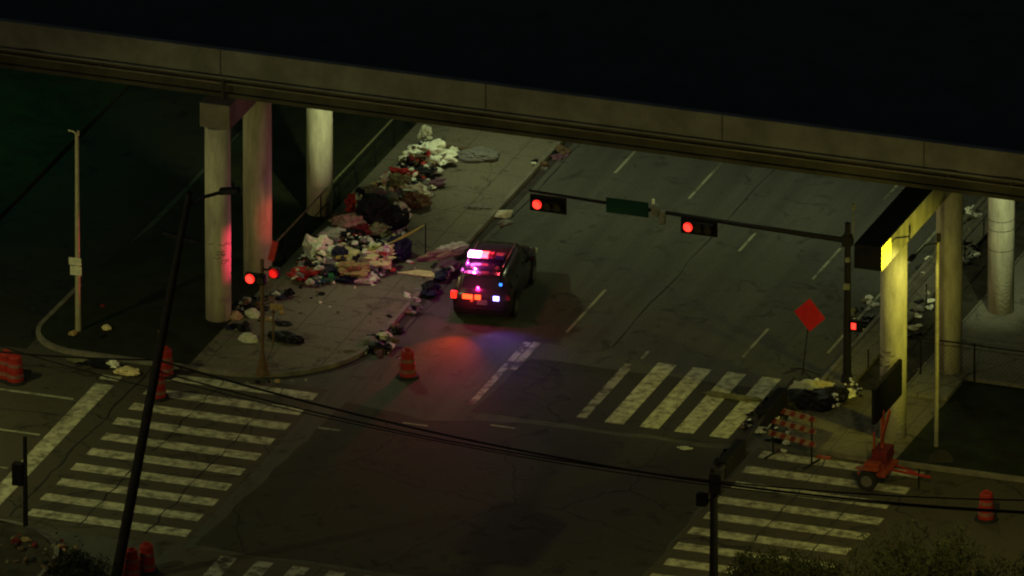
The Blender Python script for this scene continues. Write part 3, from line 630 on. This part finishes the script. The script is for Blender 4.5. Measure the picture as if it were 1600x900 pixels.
# each larger bag, cloth and box that stands out of the heap
RB = [
 ('sheet', 500, 402, .25, .95, .80, .80, 'white', 'bright white bundled sheet at the near end of the heap', 'sheet', .2),
 ('blanket', 560, 412, .2, 1.9, 1.2, .45, 'cream', 'large pale yellow blanket spread over the near heap', 'blanket', .25),
 ('blanket', 592, 395, .3, 1.1, .8, .35, 'cream', 'small pale yellow blanket fold near the caution tape', 'blanket', .5),
 ('blanket', 550, 425, .25, 1.0, .8, .40, 'tan', 'tan orange blanket crumpled below the pale yellow one', 'blanket', 0),
 ('clothes_pile', 478, 433, .05, .95, .7, .42, 'red', 'red clothing bundle beside the bright white sheet', 'clothes', .3),
 ('clothes_pile', 508, 436, .02, .75, .55, .34, 'green', 'dark green clothing bundle right of the red one', 'clothes', .1),
 ('clothes_pile', 495, 441, 0, .5, .4, .22, 'teal', 'small teal cloth in front of the green bundle', 'clothes', .1),
 ('jacket', 535, 437, .02, .85, .5, .34, 'navy', 'navy jacket lying in front of the tan blanket', 'jacket', 0),
 ('jacket', 530, 398, .55, .55, .5, .25, 'navy', 'small dark jacket on top of the yellow blanket', 'jacket', 0),
 ('blanket', 570, 438, 0, .9, .55, .30, 'offwhite', 'dirty off white cloth at the front edge of the near heap', 'cloth', .2),
 ('rubbish_bag', 522, 376, .35, 1.0, .7, .6, 'offwhite', 'pale grey bag behind the bright white sheet', 'bag', .1),
 ('rubbish_bag', 548, 374, .45, 1.0, .7, .45, 'blackbag', 'black bag wedged between the pale bag and yellow blanket', 'bag', .4),
 ('rubbish_bag', 618, 400, .05, 1.1, .9, .85, 'navy', 'dark blue bag at the right end of the near heap', 'bag', .4),
 ('cloth', 598, 393, .45, .42, .4, .34, 'white', 'small white cloth ball against the dark blue bag', 'cloth', 0),
 ('blanket', 547, 355, .55, 1.0, .8, .50, 'pink', 'dull pink blanket bundle left of the big black bags', 'blanket', .2),
 ('clothes_pile', 562, 365, .50, .8, .55, .35, 'darkred', 'dark red clothes below the dull pink bundle', 'clothes', .1),
 ('cloth', 556, 372, .5, .45, .35, .25, 'white', 'white cloth scrap below the dark red clothes', 'cloth', .1),
 ('rubbish_bag', 583, 345, .55, 1.3, 1.1, 1.0, 'blackbag', 'biggest black rubbish bag in the middle of the heap', 'bag', .4),
 ('rubbish_bag', 613, 352, .25, 1.1, 1.0, .85, 'blackbag', 'black rubbish bag in front right of the biggest one', 'bag', 1.2),
 ('rubbish_bag', 575, 318, .6, 1.0, .8, .75, 'navy', 'blue black bag behind the biggest black bag', 'bag', .3),
 ('blanket', 552, 328, .5, .45, .5, .60, 'red', 'red bundle at the left shoulder of the big black bags', 'blanket', 0),
 ('cloth', 560, 325, .6, .25, .3, .55, 'offwhite', 'narrow off white cloth beside the red bundle', 'cloth', 0),
 ('cloth', 583, 300, 1.1, .75, .4, .20, 'grey', 'grey cloth lying on top of the black bags', 'cloth', -.2),
 ('blanket', 623, 336, .55, .65, .6, .45, 'offwhite', 'off white bundle on the right of the big black bags', 'blanket', .3),
 ('cloth', 594, 365, .55, .6, .5, .40, 'olive', 'pale olive bundle between black bags and caution tape', 'cloth', .3),
 ('rubbish_bag', 608, 310, .6, .9, .4, .25, 'grey', 'long grey folded sheet slanting behind the black bags', 'bag', -.6),
 ('blanket', 650, 318, .15, .85, .7, .45, 'brown', 'brown cardboard coloured bundle at the right of the upper heap', 'bundle', .2),
 ('blanket', 645, 302, .3, 1.0, .5, .35, 'offwhite', 'pale ring of cloth above the brown bundle', 'blanket', 0),
 ('clothes_pile', 625, 288, .5, .7, .6, .4, 'olive', 'olive bundle in the upper heap under the red clothes', 'clothes', 0),
 ('clothes_pile', 626, 276, .5, .8, .5, .35, 'red', 'dull red clothes near the top of the upper heap', 'clothes', .1),
 ('cloth', 605, 285, .45, .35, .35, .40, 'white', 'small white bag at the left top of the upper heap', 'bag', 0),
 ('rubbish_bag', 652, 280, .2, 1.0, .8, .5, 'blackbag', 'dark bag at the right of the dull red clothes', 'bag', .5),
 ('clothes_pile', 668, 290, .05, 1.0, .6, .25, 'purple', 'dull purple clothes trailing right off the upper heap', 'clothes', .6),
 ('sheet', 672, 245, .2, 1.5, 1.2, .55, 'white', 'big white sheet on the farthest pile by the deck edge', 'sheet', .2),
 ('blanket', 655, 252, .1, 1.1, .8, .35, 'cream', 'yellowish blanket under the far white sheet', 'blanket', .1),
 ('cloth', 665, 215, .3, .4, .4, .45, 'offwhite', 'small upright pale bag beyond the far white sheet', 'bag', 0),
 ('rubbish_bag', 748, 246, 0, 1.3, 1.0, .35, 'grey', 'flat grey bundle on the clear pavement right of the far sheet', 'bundle', .5),
 ('cloth', 708, 238, 0, .35, .35, .2, 'white', 'small white scrap between the far sheet and the grey bundle', 'cloth', 0),
 ('cloth', 745, 325, 0, .75, .3, .12, 'grey', 'small grey scrap alone on the pavement beside the car roof', 'cloth', .2),
 ('clothes_pile', 688, 402, 0, 1.35, .35, .28, 'pink', 'pinkish clothes strewn beside the front of the police car', 'clothes', .75),
 ('clothes_pile', 706, 392, .1, .9, .4, .30, 'offwhite', 'pale shirt on top of the pinkish clothes by the car', 'clothes', .75),
 ('rubbish_bag', 703, 418, 0, .8, .6, .35, 'purple', 'dark purple bundle on the kerb by the car', 'bag', .6),
 ('rubbish_bag', 448, 532, 0, 1.15, .55, .36, 'blackbag', 'long black bag lying on the corner right of the signal post', 'bag', -.15),
 ('rubbish_bag', 389, 533, 0, .6, .45, .32, 'offwhite', 'pale bag at the foot of the pink edged column', 'bag', 0),
 ('rubbish_bag', 366, 497, 0, .5, .4, .3, 'pink', 'pink lit bag touching the pink edged column', 'bag', 0),
 ('rubbish_bag', 394, 494, 0, .5, .4, .3, 'offwhite', 'pale bag between the pink edged column and signal post', 'bag', 0),
 ('clothes_pile', 412, 478, 0, .7, .4, .25, 'grey', 'grey clothes behind the left signal post', 'clothes', .5),
 ('cloth', 442, 507, 0, .5, .3, .12, 'blackbag', 'small black scrap above the long black bag', 'cloth', 0),
 ('rubbish_bag', 502, 460, 0, .25, .2, .1, 'blackbag', 'small black scrap on bare pavement below the near heap', 'cloth', 0),
 ('rubbish_bag', 198, 583, -.08, .85, .45, .25, 'cream', 'cream bundle at the kerb left of the leaning pole', 'bundle', .1),
 ('cloth', 177, 572, -.05, .35, .3, .25, 'white', 'small white bag at the kerb above the stop line', 'bag', 0),
 ('rubbish_bag', 155, 571, -.05, .8, .4, .18, 'blackbag', 'black bag at the kerb beside the small white bag', 'bag', 0),
 ('cloth', 120, 563, 0, .6, .3, .12, 'olive', 'olive scrap on the kerb near the left drums', 'cloth', 0),
 ('rubbish_bag', 166, 514, 0, .28, .25, .2, 'cream', 'small cream litter ball on the grass right of the pale post', 'litter', 0),
 # right corner pile
 ('rubbish_bag', 1262, 632, 0, 1.8, 1.1, .60, 'blackbag', 'large black bag in the pile at the right signal mast foot', 'bag', .1),
 ('rubbish_bag', 1225, 642, -.1, 1.2, .9, .50, 'blackbag', 'black bag at the left end of the right corner pile', 'bag', .5),
 ('rubbish_bag', 1298, 622, 0, 1.2, .7, .45, 'blackbag', 'black bag behind the shiny foil at the mast foot', 'bag', .2),
 ('foil_sheet', 1322, 618, .0, .6, .35, .30, 'foil', 'shiny crumpled foil sheet right of the mast foot', 'foil sheet', .2),
 ('foil_sheet', 1296, 633, .0, .55, .22, .14, 'foil', 'smaller shiny foil strip in front of the black bag', 'foil sheet', .1),
 ('sheet', 1282, 604, .15, .8, .4, .22, 'cream', 'pale yellow sheet on top of the right corner pile', 'sheet', 0),
 ('sheet', 1262, 606, .1, .9, .5, .28, 'offwhite', 'off white sheet left of the pale yellow one on the corner pile', 'sheet', .2),
 ('cloth', 1234, 612, 0, .4, .3, .22, 'offwhite', 'small off white ball left in the right corner pile', 'cloth', 0),
 ('cloth', 1218, 627, -.1, .3, .25, .15, 'grey', 'grey scrap at the left tip of the right corner pile', 'cloth', 0),
 ('plank', 1145, 621, -.12, 1.7, .35, .12, 'olive', 'dark flat board lying across the middle crosswalk bars', 'board', 0),
 ('cloth', 1070, 701, -.12, .4, .22, .08, 'offwhite', 'small white scrap alone below the middle crosswalk', 'litter', 0),
]
litter('loose_scraps', [(510, 415, 45, 16, 90), (555, 405, 55, 24, 190), (585, 365, 48, 26, 190), (590, 325, 34, 24, 90), (635, 300, 42, 28, 150), (660, 262, 34, 24, 80), (490, 440, 34, 9, 40), (600, 420, 50, 10, 20)],
       'small scraps of cloth and paper lying over the long heap', ['white', 'blackbag', 'offwhite', 'navy', 'red', 'blackbag', 'cream', 'blackbag', 'grey', 'darkred', 'brown', 'white', 'offwhite'], .04, .17, mound(.95))
for i, (nm, px, py, z, sx, sy, sz, m, lb_, ct, rz) in enumerate(RB):
    rub(nm, px, py, z, sx, sy, sz, m, lb_, ct, i+1.37, rz, 'rubbish lying on the pavements', .25 if 'bag' in nm else .42, 1.3 if 'bag' in nm else 2.1)
p = P(662, 428, .15)
o = MB().prism([(-.9, -.22), (-.3, .25), (.85, .28), (.95, -.12), (.1, -.25)], 0, .03).build('cardboard_sheet', M['cream'], loc=p); tag(o, 'flat yellowish cardboard sheet on the pavement left of the police car', 'cardboard')
p = P(735, 235, .15); o = MB().prism([(-1.0, -.1), (.9, -.15), (.95, .1), (-.9, .12)], 0, .05).build('board', M['brown'], loc=p); tag(o, 'thin dark board lying right of the far white sheet', 'board')
litter('gutter_litter', [(612, 512, 14, 12, 14), (640, 478, 14, 16, 16), (665, 450, 12, 16, 16), (590, 548, 22, 8, 16), (552, 556, 25, 6, 10), (702, 415, 14, 14, 12), (845, 258, 14, 12, 12), (878, 242, 14, 6, 10), (805, 300, 8, 10, 3), (785, 345, 5, 12, 3)],
       'scraps of litter along the left kerb of the street', ['offwhite', 'blackbag', 'brown', 'grey', 'blackbag', 'brown', 'purple'], .08, .28, zg=.0)
litter('pavement_litter', [(405, 490, 45, 14, 26), (470, 470, 60, 25, 8), (560, 470, 80, 30, 8), (620, 400, 40, 30, 6), (640, 545, 80, 30, 4), (440, 598, 60, 5, 8)],
       'small scraps scattered over the left corner pavement', ['offwhite', 'grey', 'blackbag', 'brown', 'tan'], .05, .14, zg=.13)
litter('slope_litter', [(1520, 345, 18, 20, 60), (1508, 392, 18, 26, 44), (1455, 440, 22, 45, 30), (1425, 500, 18, 30, 22), (1350, 485, 22, 25, 20), (1345, 515, 15, 18, 10), (1445, 575, 8, 10, 4)],
       'pale scraps strewn in the dark gutter strip behind the right columns', ['offwhite', 'white', 'blackbag', 'olive', 'grey', 'blackbag', 'blackbag'], .05, .22, zg=.02)
litter('corner_litter', [(1285, 612, 50, 10, 40), (1250, 625, 35, 12, 20), (1180, 660, 40, 18, 22), (1215, 690, 30, 20, 14)],
       'small scraps around the right corner pile', ['foil', 'white', 'blackbag', 'offwhite', 'brown', 'blackbag'], .05, .17, zg=.02)
litter('dark_litter', [(395, 478, 34, 12, 40), (372, 512, 16, 6, 12), (440, 462, 22, 6, 16), (600, 535, 26, 10, 26), (690, 425, 18, 10, 22), (668, 452, 10, 12, 18)], 'dark damp debris along the left kerb and beside the pink edged column', ['blackbag', 'blackbag', 'navy', 'brown', 'offwhite', 'grey'], .07, .28, mound(.12))
litter('foil_scraps', [(1330, 608, 12, 9, 18), (1305, 632, 24, 5, 16), (1342, 618, 4, 8, 7), (1275, 603, 34, 5, 12)], 'glittering scraps of foil around the foot of the right signal mast', ['foil', 'foil', 'blackbag', 'blackbag'], .04, .13, mound(.45))
litter('verge_litter', [(60, 870, 60, 20, 26), (30, 850, 30, 14, 10), (100, 850, 30, 20, 8), (170, 500, 150, 40, 8)],
       'dull scraps on the dark ground of the lower left corner', ['olive', 'tan', 'darkred', 'blackbag', 'brown', 'blackbag'], .05, .18, zg=.12)
# stake with caution tape
pa_ = P(665, 404, .13)
t = thing('marker_stake', 'thin dark stake holding one end of the yellow caution tape', 'stake', tuple(pa_))
MB().cyl((0, 0, 0), (0, 0, 1.33), .022, n=6).build('post', M['poleblack'], t)
ta = P(525, 402, .75); tb_ = pa_+Vector((0, 0, 1.3))
b = MB(); n = 16; pts = []
for k in range(n+1):
    q = k/n; c = ta.lerp(tb_, q); c.z -= .22*4*q*(1-q); tw = .05
    pts.append((c+Vector((0, 0, tw*math.cos(k*.5))), c-Vector((0, .02, tw*math.cos(k*.5)))))
for a, c in zip(pts, pts[1:]): b.slab([a[0]-ta, a[1]-ta, c[1]-ta, c[0]-ta], .006)
tag(b.build('caution_tape', M['tape'], loc=ta), 'yellow caution tape stretched from the heap to the thin stake', 'caution tape')
# ------------------------------------------------------------------ vegetation at the bottom edge
def shrub(name, base, h, rad, label, seed, stems=60, leaves=26, spread=.9):
    q = random.Random(seed); t = thing(name, label, 'shrub', tuple(base), 0)
    b = MB(); lf = bmesh.new()
    for s in range(stems):
        a = q.random()*6.28; r = rad*math.sqrt(q.random()); hh = h*q.uniform(.55, 1)*(1-.35*(r/rad)**2)
        p0 = Vector((math.cos(a)*.25*q.random(), math.sin(a)*.25*q.random(), 0)); p2 = Vector((math.cos(a)*r, math.sin(a)*r*.8, hh)); p1 = p0.lerp(p2, .5)+Vector((0, 0, .25*h))*(r/rad)
        pts = [p0.lerp(p1, k/4).lerp(p1.lerp(p2, k/4), k/4) for k in range(5)]
        b.tube(pts, [.03, .024, .018, .012, .006], 5)
        for k in range(leaves):
            u = q.uniform(.3, 1); c = p0.lerp(p1, u).lerp(p1.lerp(p2, u), u)+Vector((q.gauss(0, .12), q.gauss(0, .12), q.gauss(0, .12)))
            d = Vector((q.gauss(0, 1), q.gauss(0, 1), q.uniform(.2, 1.6))).normalized(); sd = d.orthogonal().normalized()*q.uniform(.012, .03); L_ = q.uniform(.12, .3)
            lf.faces.new([lf.verts.new(c-sd), lf.verts.new(c+sd), lf.verts.new(c+d*L_)])
    b.build('stems', M['bark'], t)
    x = MB(); x.bm.free(); x.bm = lf; x.build('foliage', M['leaf'], t)
    return t
shrub('bushy_shrub', P(1440, 968, .12), 3.6, 3.0, 'wide dark feathery shrub at the lower right edge', 3, 90, 60)
shrub('bushy_shrub', P(1590, 985, .12), 3.0, 2.0, 'dark feathery shrub in the lower right corner', 8, 50, 50)
shrub('bushy_shrub', P(1205, 945, .12), 2.0, 1.7, 'low dense black shrub at the foot of the near signal mast', 4, 80, 70)
shrub('bushy_shrub', P(1280, 945, .12), 1.6, 1.6, 'low black shrub between the mast shrub and the feathery one', 5, 60, 60)
shrub('bushy_shrub', P(120, 915, .12), 1.1, 1.3, 'low dark shrub left of the leaning pole foot', 6, 50, 50)
